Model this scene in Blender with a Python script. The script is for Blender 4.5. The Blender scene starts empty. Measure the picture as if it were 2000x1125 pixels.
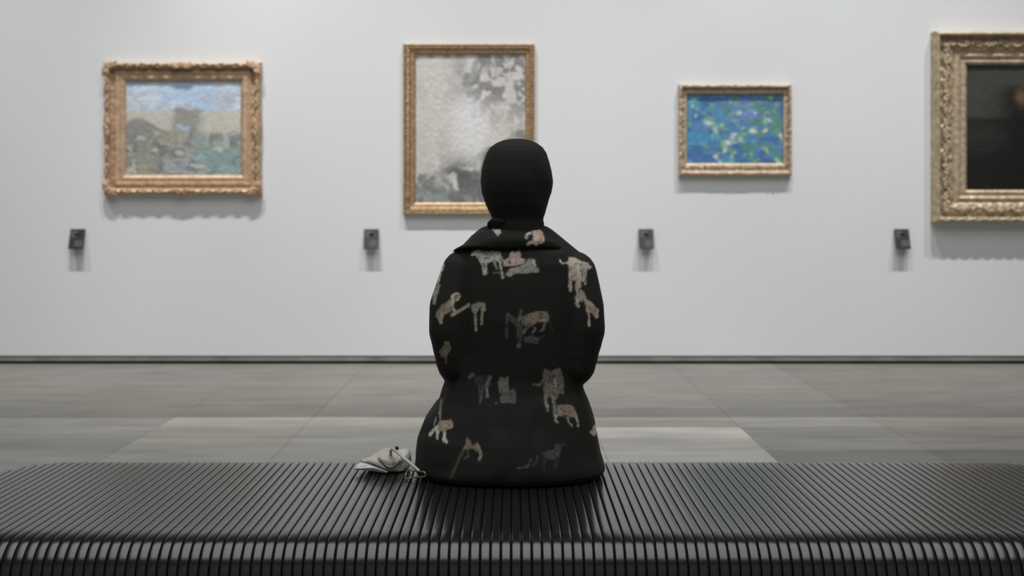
import bpy, math, random
import numpy as np

random.seed(7)
RNG = np.random.default_rng(11)
SC = bpy.context.scene
COL = SC.collection
F = 2200.0                     # focal length in pixels of a 2000 px wide frame
CAMZ = 1.08                    # eye height, horizon at pixel row 430
WALL = 8.46                    # distance of the gallery wall

# ------------------------------------------------------------------ camera
cam = bpy.data.cameras.new('camera')
cam_o = bpy.data.objects.new('camera', cam)
COL.objects.link(cam_o)
cam_o.location = (0, 0, CAMZ)
cam_o.rotation_euler = (math.pi / 2, 0, 0)
cam.sensor_width = 36.0
cam.lens = 36.0 * F / 2000.0
cam.shift_y = -(562.5 - 430.0) / 2000.0
cam.dof.use_dof = True
cam.dof.focus_distance = 2.84
cam.dof.aperture_fstop = 3.4
SC.camera = cam_o

# ------------------------------------------------------------------ light, exposure
SC.view_settings.view_transform = 'Standard'
SC.view_settings.look = 'None'
SC.view_settings.gamma = 1.0
SC.view_settings.use_curve_mapping = False
SC.view_settings.exposure = 0.0
w = bpy.data.worlds.new('world')
SC.world = w
w.use_nodes = True
w.node_tree.nodes['Background'].inputs[0].default_value = (0.5, 0.52, 0.55, 1)
w.node_tree.nodes['Background'].inputs[1].default_value = 0.05


def area(name, loc, rot, sx, sy, power, col=(1, 1, 1)):
    l = bpy.data.lights.new(name, 'AREA')
    l.shape = 'RECTANGLE'
    l.size, l.size_y, l.energy, l.color = sx, sy, power, col
    o = bpy.data.objects.new(name, l)
    o.location, o.rotation_euler = loc, rot
    COL.objects.link(o)
    return o


def spot(name, x, z, d, tx, tz, power, cone=80, blend=0.8, rad=0.035, col=(1, 0.99, 0.975)):
    l = bpy.data.lights.new(name, 'SPOT')
    l.energy, l.spot_size, l.spot_blend, l.shadow_soft_size, l.color = power, math.radians(cone), blend, rad, col
    o = bpy.data.objects.new(name, l)
    o.location = (x, WALL - d, z)
    from mathutils import Vector
    v = Vector((tx, WALL, tz)) - Vector(o.location)
    o.rotation_euler = v.to_track_quat('-Z', 'Y').to_euler()
    COL.objects.link(o)
    return o


SPOT_W = 1240.0
# luminous ceiling field over the bench, plus the track spots that light the wall
area('ceiling_panel_light', (0, 1.75, 6.40), (0, 0, 0), 8.0, 6.5, 335.0, (0.98, 0.995, 1.0))
for sx_, tx_, p_ in ((-5.2, -5.0, 0.75), (-2.55, -2.6, 0.92), (-1.4, -0.9, 0.92), (1.1, 1.0, 0.72), (3.05, 2.2, 0.9), (4.7, 4.3, 0.72), (6.9, 6.6, 0.6)):
    spot('track_spot', sx_, 8.2, 2.8, tx_, 0.1, p_ * SPOT_W, 46, 1.0, 0.06)

for sx_ in (-6.0, -2.0, 2.0, 6.0):            # added fill spots on the unseen rear wall, to lift the dark back
    l_ = bpy.data.lights.new('rear_fill_spot', 'SPOT')
    l_.energy, l_.spot_size, l_.spot_blend, l_.shadow_soft_size = 450.0, math.radians(60), 1.0, 0.06
    o_ = bpy.data.objects.new('rear_fill_spot', l_)
    o_.location, o_.rotation_euler = (sx_, -1.5, 8.2), (math.radians(-24), 0, 0)
    COL.objects.link(o_)

# ------------------------------------------------------------------ helpers


def px(x, y, d):
    """a pixel of the 2000x1125 frame at distance d -> world point"""
    return ((x - 1000.0) * d / F, d, CAMZ - (y - 430.0) * d / F)


def srgb(c):
    c = np.asarray(c, float) / 255.0
    return np.where(c <= 0.04045, c / 12.92, ((c + 0.055) / 1.055) ** 2.4)


def mesh_np(name, verts, faces):
    m = bpy.data.meshes.new(name)
    verts = np.asarray(verts, np.float32)
    if isinstance(faces, np.ndarray):
        n, k = faces.shape
        m.vertices.add(len(verts))
        m.vertices.foreach_set('co', verts.ravel())
        m.loops.add(n * k)
        m.loops.foreach_set('vertex_index', faces.ravel().astype(np.int32))
        m.polygons.add(n)
        m.polygons.foreach_set('loop_start', np.arange(0, n * k, k, dtype=np.int32))
        m.update(calc_edges=True)
        m.validate()
    else:
        m.from_pydata([tuple(map(float, v)) for v in verts], [], faces)
        m.update()
    return m


def add(name, mesh, mat=None, parent=None, smooth=True):
    if mat and not mesh.materials:
        mesh.materials.append(mat)
    if smooth:
        mesh.polygons.foreach_set('use_smooth', np.ones(len(mesh.polygons), bool))
    o = bpy.data.objects.new(name, mesh)
    COL.objects.link(o)
    if parent:
        o.parent = parent
    return o


def empty(name, loc, label, cat, group=None):
    o = bpy.data.objects.new(name, None)
    o.empty_display_size = 0.1
    o.location = loc
    COL.objects.link(o)
    o['label'], o['category'] = label, cat
    if group:
        o['group'] = group
    bpy.context.view_layer.update()
    return o


def shift(mesh, parent):
    """mesh data given in world coordinates -> local to its thing's empty"""
    v = np.empty(len(mesh.vertices) * 3, np.float32)
    mesh.vertices.foreach_get('co', v)
    v = v.reshape(-1, 3) - np.array(parent.location, np.float32)
    mesh.vertices.foreach_set('co', v.ravel())
    mesh.update()
    return mesh


def box_data(x0, x1, y0, y1, z0, z1, bev=0.0):
    if bev <= 0:
        v = [(x, y, z) for z in (z0, z1) for y in (y0, y1) for x in (x0, x1)]
        f = [(0, 2, 3, 1), (4, 5, 7, 6), (0, 1, 5, 4), (2, 6, 7, 3), (0, 4, 6, 2), (1, 3, 7, 5)]
        return v, f
    import bmesh
    bm = bmesh.new()
    v, f = box_data(x0, x1, y0, y1, z0, z1)
    vs = [bm.verts.new(p) for p in v]
    for q in f:
        bm.faces.new([vs[i] for i in q])
    bmesh.ops.bevel(bm, geom=bm.edges[:], offset=bev, segments=2, affect='EDGES', profile=0.6)
    vv = [tuple(p.co) for p in bm.verts]
    bm.verts.index_update()
    ff = [tuple(p.index for p in q.verts) for q in bm.faces]
    bm.free()
    return vv, ff


def box(name, x0, x1, y0, y1, z0, z1, bev=0.0):
    return mesh_np(name, *box_data(x0, x1, y0, y1, z0, z1, bev))


def merge(parts):
    V, Q, n = [], [], 0
    for v, f in parts:
        V.append(np.asarray(v, float))
        Q += [tuple(i + n for i in q) for q in f]
        n += len(v)
    return np.concatenate(V), Q


def loft(rings, cap=True, close=True):
    """rings: list of (n,3) arrays"""
    n = len(rings[0])
    V = np.concatenate([np.asarray(r, float) for r in rings])
    Q = []
    for i in range(len(rings) - 1):
        for j in range(n if close else n - 1):
            k = (j + 1) % n
            Q.append((i * n + j, i * n + k, (i + 1) * n + k, (i + 1) * n + j))
    if cap:
        Q.append(tuple(range(n))[::-1])
        Q.append(tuple((len(rings) - 1) * n + j for j in range(n)))
    return V, Q


def cone(p0, r0, p1, r1, n=18, k=5):
    """rounded tapered limb between two points"""
    p0, p1 = np.array(p0, float), np.array(p1, float)
    a = p1 - p0
    a /= np.linalg.norm(a) + 1e-9
    t = np.array([0, 0, 1.0]) if abs(a[2]) < 0.9 else np.array([1.0, 0, 0])
    u = np.cross(a, t); u /= np.linalg.norm(u)
    v = np.cross(a, u)
    th = np.linspace(0, 2 * math.pi, n, endpoint=False)
    c = np.outer(np.cos(th), u) + np.outer(np.sin(th), v)
    rings = []
    for i in range(k):
        q = (i + 0.15) / k * math.pi / 2
        rings.append(p0 - a * r0 * math.cos(q) + c * r0 * math.sin(q))
    rings.append(p0 + c * r0)
    rings.append(p1 + c * r1)
    for i in range(k - 1, -1, -1):
        q = (i + 0.15) / k * math.pi / 2
        rings.append(p1 + a * r1 * math.cos(q) + c * r1 * math.sin(q))
    return loft(rings)


def tube(path, rad, n=8, cap=True, flat=1.0):
    path = np.asarray(path, float)
    rad = np.broadcast_to(rad, (len(path),))
    tg = np.gradient(path, axis=0)
    rings, up = [], np.array([0, 0, 1.0])
    th = np.linspace(0, 2 * math.pi, n, endpoint=False)
    for p, a, r in zip(path, tg, rad):
        a = a / (np.linalg.norm(a) + 1e-9)
        u = np.cross(a, up)
        if np.linalg.norm(u) < 1e-3:
            u = np.cross(a, np.array([1.0, 0, 0]))
        u /= np.linalg.norm(u)
        v = np.cross(u, a)
        rings.append(p + np.outer(np.cos(th) * r, u) + np.outer(np.sin(th) * r * flat, v))
    return loft(rings, cap)


def curve(pts, n):
    """Catmull-Rom through the points"""
    P = np.asarray(pts, float)
    P = np.vstack([2 * P[0] - P[1], P, 2 * P[-1] - P[-2]])
    out = []
    m = len(P) - 3
    for t in np.linspace(0, m - 1e-6, n):
        i = int(t); u = t - i
        a, b, c, d = P[i:i + 4]
        out.append(0.5 * (2 * b + (c - a) * u + (2 * a - 5 * b + 4 * c - d) * u * u + (3 * b - a - 3 * c + d) * u ** 3))
    return np.array(out)


_T = RNG.random((64, 64, 64)).astype(np.float32)


def noise3(p, s=1.0):
    p = np.asarray(p, float) * s + 1000.0
    i = np.floor(p).astype(int); f = p - i
    f = f * f * (3 - 2 * f)
    r = 0
    for dx in (0, 1):
        for dy in (0, 1):
            for dz in (0, 1):
                wgt = (f[..., 0] if dx else 1 - f[..., 0]) * (f[..., 1] if dy else 1 - f[..., 1]) * (f[..., 2] if dz else 1 - f[..., 2])
                r = r + wgt * _T[(i[..., 0] + dx) % 64, (i[..., 1] + dy) % 64, (i[..., 2] + dz) % 64]
    return r


def fbm(x, y, s, oct_=3, z=0.0):
    p = np.stack([x * s, y * s, np.full_like(x, z)], -1)
    r, a, t = 0, 1.0, 0
    for k in range(oct_):
        r = r + a * noise3(p * (2 ** k) + 17.3 * k)
        t += a
        a *= 0.55
    return r / t


def sstep(a, b, x):
    t = np.clip((x - a) / (b - a), 0, 1)
    return t * t * (3 - 2 * t)


# ------------------------------------------------------------------ materials
def new_mat(name):
    m = bpy.data.materials.new(name)
    m.use_nodes = True
    nt = m.node_tree
    b = nt.nodes['Principled BSDF']
    return m, nt, b


def simple(name, col, rough=0.5, metal=0.0, spec=0.5, var=0.0, scale=30.0, bump=0.0, bscale=200.0, ior=None, sheen=0.0):
    m, nt, b = new_mat(name)
    c = tuple(col) + (1,)
    b.inputs['Base Color'].default_value = c
    b.inputs['Roughness'].default_value = rough
    b.inputs['Metallic'].default_value = metal
    b.inputs['Specular IOR Level'].default_value = spec
    if ior:
        b.inputs['IOR'].default_value = ior
    if sheen:
        b.inputs['Sheen Weight'].default_value = sheen
        b.inputs['Sheen Roughness'].default_value = 0.4
    tc = nt.nodes.new('ShaderNodeTexCoord')
    if var > 0:
        n = nt.nodes.new('ShaderNodeTexNoise')
        n.inputs['Scale'].default_value = scale
        n.inputs['Detail'].default_value = 4
        nt.links.new(tc.outputs['Object'], n.inputs['Vector'])
        r = nt.nodes.new('ShaderNodeValToRGB')
        r.color_ramp.elements[0].position = 0.3
        r.color_ramp.elements[1].position = 0.7
        r.color_ramp.elements[0].color = tuple(np.array(col) * (1 - var)) + (1,)
        r.color_ramp.elements[1].color = tuple(np.minimum(np.array(col) * (1 + var), 1)) + (1,)
        nt.links.new(n.outputs['Fac'], r.inputs['Fac'])
        nt.links.new(r.outputs['Color'], b.inputs['Base Color'])
    if bump > 0:
        n2 = nt.nodes.new('ShaderNodeTexNoise')
        n2.inputs['Scale'].default_value = bscale
        n2.inputs['Detail'].default_value = 3
        nt.links.new(tc.outputs['Object'], n2.inputs['Vector'])
        bp = nt.nodes.new('ShaderNodeBump')
        bp.inputs['Strength'].default_value = bump
        bp.inputs['Distance'].default_value = 0.004
        nt.links.new(n2.outputs['Fac'], bp.inputs['Height'])
        nt.links.new(bp.outputs['Normal'], b.inputs['Normal'])
    return m


def attr_mat(name, attr, rough=0.7, spec=0.3, bump=0.0, bscale=120.0, sheen=0.0):
    m, nt, b = new_mat(name)
    a = nt.nodes.new('ShaderNodeAttribute')
    a.attribute_name = attr
    nt.links.new(a.outputs['Color'], b.inputs['Base Color'])
    b.inputs['Roughness'].default_value = rough
    b.inputs['Specular IOR Level'].default_value = spec
    if sheen:
        b.inputs['Sheen Weight'].default_value = sheen
    if bump:
        tc = nt.nodes.new('ShaderNodeTexCoord')
        n2 = nt.nodes.new('ShaderNodeTexNoise')
        n2.inputs['Scale'].default_value = bscale
        nt.links.new(tc.outputs['Object'], n2.inputs['Vector'])
        bp = nt.nodes.new('ShaderNodeBump')
        bp.inputs['Strength'].default_value = bump
        bp.inputs['Distance'].default_value = 0.003
        nt.links.new(n2.outputs['Fac'], bp.inputs['Height'])
        nt.links.new(bp.outputs['Normal'], b.inputs['Normal'])
    return m


M_wall = simple('wall_paint', (0.772, 0.788, 0.802), 0.75, spec=0.2, var=0.012, scale=1.3, bump=0.05, bscale=90)
M_side = simple('side_wall_paint', (0.42, 0.42, 0.42), 0.8, spec=0.2)
M_ceil = simple('ceiling_paint', (0.10, 0.10, 0.105), 0.85, spec=0.2)
M_dark = simple('shadow_gap_black', (0.012, 0.012, 0.012), 0.8, spec=0.1)
M_alu = simple('skirting_aluminium', (0.30, 0.30, 0.295), 0.45, metal=0.25, var=0.25, scale=4.0)
M_bench = simple('bench_black_lacquer', (0.012, 0.0125, 0.012), 0.22, ior=1.72, var=0.1, scale=8)
M_core = simple('bench_core_black', (0.004, 0.004, 0.004), 0.8, spec=0.1)
M_scarf = simple('scarf_black_cloth', (0.032, 0.0325, 0.0285), 0.85, spec=0.06, bump=0.1, bscale=500, sheen=0.02)
M_skin = simple('skin', (0.45, 0.28, 0.2), 0.55)
M_shoe = simple('shoe_black_leather', (0.012, 0.012, 0.012), 0.4)
M_cream = simple('bag_cream_leather', (0.60, 0.565, 0.49), 0.5, var=0.12, scale=40, bump=0.25, bscale=150)
M_white = simple('bag_white_leather', (0.76, 0.76, 0.73), 0.4, var=0.04, scale=30)
M_tan = simple('bag_tan_shaded_fold', (0.40, 0.31, 0.22), 0.6, var=0.15, scale=60)  # brown of the fold with its shade in the colour
M_strap = simple('bag_strap_leather', (0.60, 0.57, 0.50), 0.45, var=0.06, scale=60)
M_knob = simple('bag_knob_black', (0.015, 0.014, 0.013), 0.35)
M_steel = simple('bag_ring_metal', (0.45, 0.44, 0.41), 0.3, metal=0.8)
M_plate = simple('label_plate_grey', (0.022, 0.023, 0.022), 0.45)
M_text = simple('label_print_light', (0.075, 0.077, 0.075), 0.6)
M_back = simple('canvas_backing', (0.10, 0.08, 0.06), 0.8)


def gold(name, a, b_, metal=0.35, rough=0.42, scale=25):
    m, nt, b = new_mat(name)
    tc = nt.nodes.new('ShaderNodeTexCoord')
    n = nt.nodes.new('ShaderNodeTexNoise')
    n.inputs['Scale'].default_value = scale
    n.inputs['Detail'].default_value = 6
    nt.links.new(tc.outputs['Object'], n.inputs['Vector'])
    r = nt.nodes.new('ShaderNodeValToRGB')
    r.color_ramp.elements[0].position, r.color_ramp.elements[1].position = 0.35, 0.68
    r.color_ramp.elements[0].color, r.color_ramp.elements[1].color = a + (1,), b_ + (1,)
    nt.links.new(n.outputs['Fac'], r.inputs['Fac'])
    nt.links.new(r.outputs['Color'], b.inputs['Base Color'])
    b.inputs['Metallic'].default_value = metal
    b.inputs['Roughness'].default_value = rough
    n2 = nt.nodes.new('ShaderNodeTexNoise')
    n2.inputs['Scale'].default_value = 90
    nt.links.new(tc.outputs['Object'], n2.inputs['Vector'])
    bp = nt.nodes.new('ShaderNodeBump')
    bp.inputs['Strength'].default_value = 0.35
    bp.inputs['Distance'].default_value = 0.004
    nt.links.new(n2.outputs['Fac'], bp.inputs['Height'])
    nt.links.new(bp.outputs['Normal'], b.inputs['Normal'])
    return m


M_gold1 = gold('gilt_pale_carved', (0.47, 0.31, 0.19), (0.64, 0.46, 0.31), 0.2, 0.5)
M_gold2 = gold('gilt_brown_ribbed', (0.34, 0.22, 0.115), (0.56, 0.40, 0.23), 0.35, 0.42, 40)
M_gold3 = gold('gilt_beige', (0.44, 0.33, 0.22), (0.62, 0.49, 0.36), 0.2, 0.5, 30)
M_gold4 = gold('gilt_old_carved', (0.42, 0.32, 0.21), (0.64, 0.52, 0.36), 0.28, 0.42, 22)

# floor stone: colour comes from the tone set on each slab
M_slab, nt, b = new_mat('floor_stone')
oi = nt.nodes.new('ShaderNodeObjectInfo')
tc = nt.nodes.new('ShaderNodeTexCoord')
mp = nt.nodes.new('ShaderNodeMapping')
mp.inputs['Scale'].default_value = (1.0, 3.5, 1.0)
geo = nt.nodes.new('ShaderNodeNewGeometry')
nt.links.new(geo.outputs['Position'], mp.inputs['Vector'])
n1 = nt.nodes.new('ShaderNodeTexNoise')
n1.inputs['Scale'].default_value = 2.2
n1.inputs['Detail'].default_value = 7
nt.links.new(mp.outputs['Vector'], n1.inputs['Vector'])
mr = nt.nodes.new('ShaderNodeMapRange')
mr.inputs['From Min'].default_value, mr.inputs['From Max'].default_value = 0.3, 0.7
mr.inputs['To Min'].default_value, mr.inputs['To Max'].default_value = 0.86, 1.14
nt.links.new(n1.outputs['Fac'], mr.inputs['Value'])
vm = nt.nodes.new('ShaderNodeVectorMath')
vm.operation = 'MULTIPLY'
nt.links.new(oi.outputs['Color'], vm.inputs[0])
nt.links.new(mr.outputs['Result'], vm.inputs[1])
nt.links.new(vm.outputs['Vector'], b.inputs['Base Color'])
b.inputs['Roughness'].default_value = 0.5
b.inputs['Specular IOR Level'].default_value = 0.10

# ------------------------------------------------------------------ room shell
H = 8.5
HW = 4.4                       # the white gallery wall stops here, dark void above


def struct(name, mesh, mat):
    o = add(name, mesh, mat, smooth=False)
    o['kind'] = 'structure'
    return o


XR = 9.0
YB = -4.5
floor_o = struct('floor', box('floor', -XR, XR, YB, WALL + 0.3, -0.15, -0.006), M_slab)
floor_o.color = tuple(srgb((150, 147, 141)) * 0.69) + (1,)
SKZ = 0.062
struct('wall_back', box('wall_back', -XR, XR, WALL, WALL + 0.3, SKZ, HW), M_wall)
struct('trim_2', box('trim_2', -XR, XR, WALL + 0.06, WALL + 0.3, HW, H), M_ceil)
struct('wall_left', box('wall_left', -XR - 0.3, -XR, YB, WALL + 0.3, -0.15, H), M_side)
struct('wall_right', box('wall_right', XR, XR + 0.3, YB, WALL + 0.3, -0.15, H), M_side)
struct('wall_front', box('wall_front', -XR - 0.3, XR + 0.3, YB - 0.3, YB, -0.15, H), M_side)
struct('ceiling', box('ceiling', -XR - 0.3, XR + 0.3, YB - 0.3, WALL + 0.3, H, H + 0.2), M_ceil)
# recessed foot of the wall: black reveal with an aluminium strip in it
struct('trim_1', box('trim_1', -XR, XR, WALL + 0.035, WALL + 0.3, -0.005, SKZ), M_dark)
struct('baseboard_back', box('baseboard_back', -XR, XR, WALL + 0.001, WALL + 0.035, 0.021, 0.050, 0.002), M_alu)

# floor slabs, columns 0.76 m wide and rows 0.295 m deep, laid as a straight grid
COLS = [1.19 + 0.76 * k for k in range(-10, 8)]
ROWS = [WALL + 0.03]
r = 8.235
while r > 3.45:
    ROWS.append(r)
    r -= 0.2947
slab_meshes = {}
base = srgb((150, 147, 141))
FLOOR_K = 0.69
tones = {}
for ri in range(len(ROWS) - 1):
    y1, y0 = ROWS[ri], ROWS[ri + 1]
    dp = y1 - y0
    for ci in range(len(COLS) - 1):
        x0, x1 = COLS[ci], COLS[ci + 1]
        key = round(dp, 3)
        if key not in slab_meshes:
            ww = x1 - x0
            slab_meshes[key] = box('floor_slab', -ww / 2 + 0.001, ww / 2 - 0.001, -dp / 2 + 0.001, dp / 2 - 0.001, -0.02, 0.0)
        o = add('slab', slab_meshes[key], M_slab, floor_o, smooth=False)
        o.location = ((x0 + x1) / 2, (y0 + y1) / 2, 0)
        xm, ym = (x0 + x1) / 2, (y0 + y1) / 2
        t = FLOOR_K * (1.0 + 0.05 * random.uniform(-1, 1))
        if ym < 6.17:                      # paler rows behind the bench; uneven floor light is partly put into these tones
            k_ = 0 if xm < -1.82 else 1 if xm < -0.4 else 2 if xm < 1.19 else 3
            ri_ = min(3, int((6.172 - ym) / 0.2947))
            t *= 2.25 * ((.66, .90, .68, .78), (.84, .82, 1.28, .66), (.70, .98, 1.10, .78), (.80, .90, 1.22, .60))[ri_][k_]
        if xm > 1.95:  # right side toned down in the slab colour for dimmer light
            t *= 0.90
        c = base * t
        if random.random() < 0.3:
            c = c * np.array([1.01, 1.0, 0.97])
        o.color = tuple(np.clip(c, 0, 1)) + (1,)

# ------------------------------------------------------------------ bench
bench = empty('slatted_bench', (0.04, 2.72, 0), 'long low black bench of rounded glossy slats the person sits on', 'bench')
BT = 0.42
RB = 0.080
R1, R2 = 0.25, 0.078
YF0, YB0 = 2.408, 3.066         # where the flat top ends at the front and at the back
XL, XRB = -1.345, 1.455


def y_limits(x):
    def cut(rc, dist):
        # rounded plan corner: dist from the bench end
        if dist >= rc:
            return 0.0
        q = rc - dist
        return rc - math.sqrt(max(rc * rc - q * q, 0.0))
    dl, dr = x - XL, XRB - x
    c = max(cut(0.15, dl), cut(0.15, dr))
    return YF0 + c, YB0 - c


def slat_mesh(f0, b0):
    prof = []                                    # (y, z, ny, nz) along the loop
    zc = BT - RB
    for y in np.linspace(f0, b0, 8):
        prof.append((y, BT, 0, 1))
    for q in np.linspace(0, math.pi, 13)[1:-1]:
        prof.append((b0 + RB * math.sin(q), zc + RB * math.cos(q), math.sin(q), math.cos(q)))
    for y in np.linspace(b0, f0, 4):
        prof.append((y, zc - RB, 0, -1))
    nose = []                                    # front: a soft roll that tightens into the bullnose
    yy, zz_, q0 = f0, BT, 0.0
    for q in list(np.radians([3, 6, 9, 12, 15, 18, 21, 25, 30, 36, 42, 50, 60, 72, 90, 110, 130, 150, 165])):
        rad_ = R1 if q <= math.radians(12.01) else R2
        yy -= rad_ * (math.sin(q) - math.sin(q0))
        zz_ -= rad_ * (math.cos(q0) - math.cos(q))
        nose.append((yy, zz_, -math.sin(q), math.cos(q)))
        q0 = q
    prof += nose[::-1]
    sec = [(-9.2, -9.0), (-9.2, -1.5), (-8.8, -0.75), (-6.5, -0.30), (-3.2, -0.075), (0, 0), (3.2, -0.075), (6.5, -0.30), (8.8, -0.75), (9.2, -1.5), (9.2, -9.0)]
    n, k = len(prof), len(sec)
    V = [(u / 1000, y + ny * h / 1000, z + nz * h / 1000) for (y, z, ny, nz) in prof for (u, h) in sec]
    Q = []
    for i in range(n):
        j = (i + 1) % n
        for a in range(k - 1):
            Q.append((i * k + a, j * k + a, j * k + a + 1, i * k + a + 1))
    return mesh_np('bench_slat', V, Q)


PITCH = 0.0213
cache = {}
xs = np.arange(XL + 0.012, XRB - 0.010, PITCH)
for x in xs:
    f0, b0 = y_limits(x)
    key = (round(f0, 4), round(b0, 4))
    if key not in cache:
        cache[key] = shift(slat_mesh(f0, b0), type('P', (), {'location': (0, 2.72, 0)}))
    s = add('slat', cache[key], M_bench, bench)
    s.location = (x - 0.04, 0, 0)
# dark core added inside the slat loops so the gaps read as deep shade
rings = []
for x in np.linspace(XL + 0.012, XRB - 0.012, 60):
    f0, b0 = y_limits(x)
    rr = RB - 0.0075
    ring = [(x, b0 + rr * math.sin(q), BT - RB + rr * math.cos(q)) for q in np.linspace(0, math.pi, 10)]
    ring += [(x, f0 - 0.036 + rr * math.sin(q), BT - RB + rr * math.cos(q)) for q in np.linspace(math.pi, 2 * math.pi, 10)]
    rings.append(np.array(ring))
add('gap_shade_core', shift(mesh_np('bench_gap_shade_core', *loft(rings)), bench), M_core, bench, smooth=False)
for lx in (-0.95, 1.03):
    add('leg', shift(box('bench_leg', lx - 0.03, lx + 0.03, 2.46, 2.98, 0.0, BT - 2 * RB + 0.006, 0.006), bench), M_core, bench, smooth=False)

# ------------------------------------------------------------------ person
person = empty('person', px(1000, 930, 2.95), 'person in black headscarf and big-cat printed black robe, back turned, sitting on the bench', 'person')
person.location = (0.0, 2.95, 0.42)
bpy.context.view_layer.update()


def remesh(name, parts, voxel, smooth_n, smooth_f=0.5):
    m = mesh_np(name + '_src', *merge(parts))
    o = bpy.data.objects.new(name + '_src', m)
    COL.objects.link(o)
    md = o.modifiers.new('r', 'REMESH')
    md.mode = 'VOXEL'
    md.voxel_size = voxel
    sm = o.modifiers.new('s', 'SMOOTH')
    sm.iterations, sm.factor = smooth_n, smooth_f
    dg = bpy.context.evaluated_depsgraph_get()
    out = bpy.data.meshes.new_from_object(o.evaluated_get(dg))
    out.name = name
    bpy.data.objects.remove(o)
    bpy.data.meshes.remove(m)
    return out


def ring_px(y, xl, xr, db, df, dc=2.93, n=64, e=2.25, zfix=None):
    """horizontal ring whose side silhouette sits at pixels xl..xr on row y"""
    X0, _, Z = px(xl, y, dc)
    X1, _, _ = px(xr, y, dc)
    if zfix is not None:
        Z = zfix
    th = np.linspace(0, 2 * math.pi, n, endpoint=False)
    c, s = np.cos(th), np.sin(th)
    cx = np.sign(c) * np.abs(c) ** (2 / e)
    sy = np.sign(s) * np.abs(s) ** (2 / e)
    dep = np.where(s < 0, dc - db, df - dc)
    return np.stack([(X0 + X1) / 2 + cx * (X1 - X0) / 2, dc + sy * dep, np.full(n, Z)], 1)


# --- robe: torso, sleeves, lap and skirt grown into one cloth
T = [(466, 950, 1066, 2.875, 3.00), (476, 918, 1090, 2.855, 3.03), (492, 892, 1116, 2.842, 3.05), (515, 884, 1130, 2.832, 3.07),
     (560, 884, 1132, 2.822, 3.09), (620, 886, 1130, 2.815, 3.10), (690, 884, 1132, 2.818, 3.10), (735, 873, 1134, 2.82, 3.09),
     (760, 864, 1138, 2.815, 3.09), (781, 858, 1147, 2.805, 3.10), (800, 842, 1153, 2.797, 3.13), (820, 828, 1159, 2.79, 3.18),
     (852, 815, 1166, 2.775, 3.24), (880, 811, 1172, 2.767, 3.28), (903, 810, 1180, 2.762, 3.30)]
rings = [ring_px(*t) for t in T]
rings.append(ring_px(920, 811, 1182, 2.762, 3.30, zfix=0.436))
rings.append(ring_px(926, 817, 1176, 2.772, 3.29, zfix=0.4235))
parts = [loft(rings[::-1])]


def P(x, y, d):
    return px(x, y, d)


chain_l = [(P(906, 531, 2.92), .058), (P(884, 600, 2.905), .0595), (P(882, 645, 2.90), .0585), (P(894, 710, 2.905), .0545)]
chain_r = [(P(1121, 535, 2.92), .059), (P(1133, 600, 2.905), .0620), (P(1136, 640, 2.90), .0600), (P(1122, 709, 2.905), .0555)]
for ch in (chain_l, chain_r):
    for (a, ra), (b_, rb) in zip(ch[:-1], ch[1:]):
        parts.append(cone(a, ra, b_, rb, 28))
WR = {-1: (-0.065, 3.19, 0.60), 1: (0.075, 3.19, 0.605)}
parts.append(cone(chain_l[-1][0], .0545, (WR[-1][0] - 0.03, 3.15, 0.605), .045, 24))
parts.append(cone(chain_r[-1][0], .0555, (WR[1][0] + 0.03, 3.15, 0.61), .045, 24))
parts.append(cone(P(960, 480, 2.935), .055, P(906, 531, 2.92), .052, 24))
parts.append(cone(P(1052, 480, 2.935), .055, P(1121, 535, 2.92), .053, 24))
for s_, hx, kx in ((-1, -0.12, -0.115), (1, 0.12, 0.115)):
    parts.append(cone((hx, 3.02, 0.50), .077, (kx, 3.37, 0.505), .072, 24))
    parts.append(cone((kx, 3.36, 0.50), .074, (kx, 3.33, 0.14), .066, 24))
sk = []
for z, hw, d0, d1 in ((0.55, .17, 3.30, 3.42), (0.45, .19, 3.215, 3.445), (0.3, .20, 3.20, 3.44), (0.15, .21, 3.19, 3.44), (0.09, .215, 3.185, 3.445)):
    th = np.linspace(0, 2 * math.pi, 48, endpoint=False)
    fold = 1 + 0.05 * np.sin(th * 9) * (0.55 - z) / 0.45
    sk.append(np.stack([np.cos(th) * hw * fold, (d0 + d1) / 2 + np.sin(th) * (d1 - d0) / 2 * fold, np.full(48, z)], 1))
parts.append(loft(sk[::-1]))
robe_m = remesh('robe', parts, 0.003, 9)

nv = len(robe_m.vertices)
co = np.empty(nv * 3, np.float32)
robe_m.vertices.foreach_get('co', co)
co = co.reshape(-1, 3).astype(float)
no = np.empty(nv * 3, np.float32)
robe_m.vertices.foreach_get('normal', no)
no = no.reshape(-1, 3)
# soft cloth folds: hanging folds low on the back, creases at elbows and waist
zz = co[:, 2]
low = sstep(0.85, 0.55, zz) * sstep(0.43, 0.47, zz)
f1 = noise3(np.stack([co[:, 0] * 16 + 4.0 * (zz - 0.6) * np.sign(co[:, 0]), co[:, 1] * 9, zz * 3.0], 1)) - 0.5
f2 = noise3(co * np.array([30, 30, 14.0]) + 7) - 0.5
el = np.exp(-((zz - 0.72) / 0.05) ** 2) * sstep(0.1, 0.16, np.abs(co[:, 0]))
f3 = np.sin(zz * 190 + co[:, 0] * 40) * el
disp = 0.011 * f1 * low + 0.004 * f2 * (0.4 + low) + 0.0004 * f3
disp *= sstep(0.425, 0.45, zz) * (co[:, 1] < 3.14) + (co[:, 1] >= 3.14)
co += no * disp[:, None]
keep = (co[:, 1] < 3.155)
co[keep, 2] = np.maximum(co[keep, 2], 0.4215)
robe_m.vertices.foreach_set('co', co.astype(np.float32).ravel())
robe_m.update()


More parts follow.
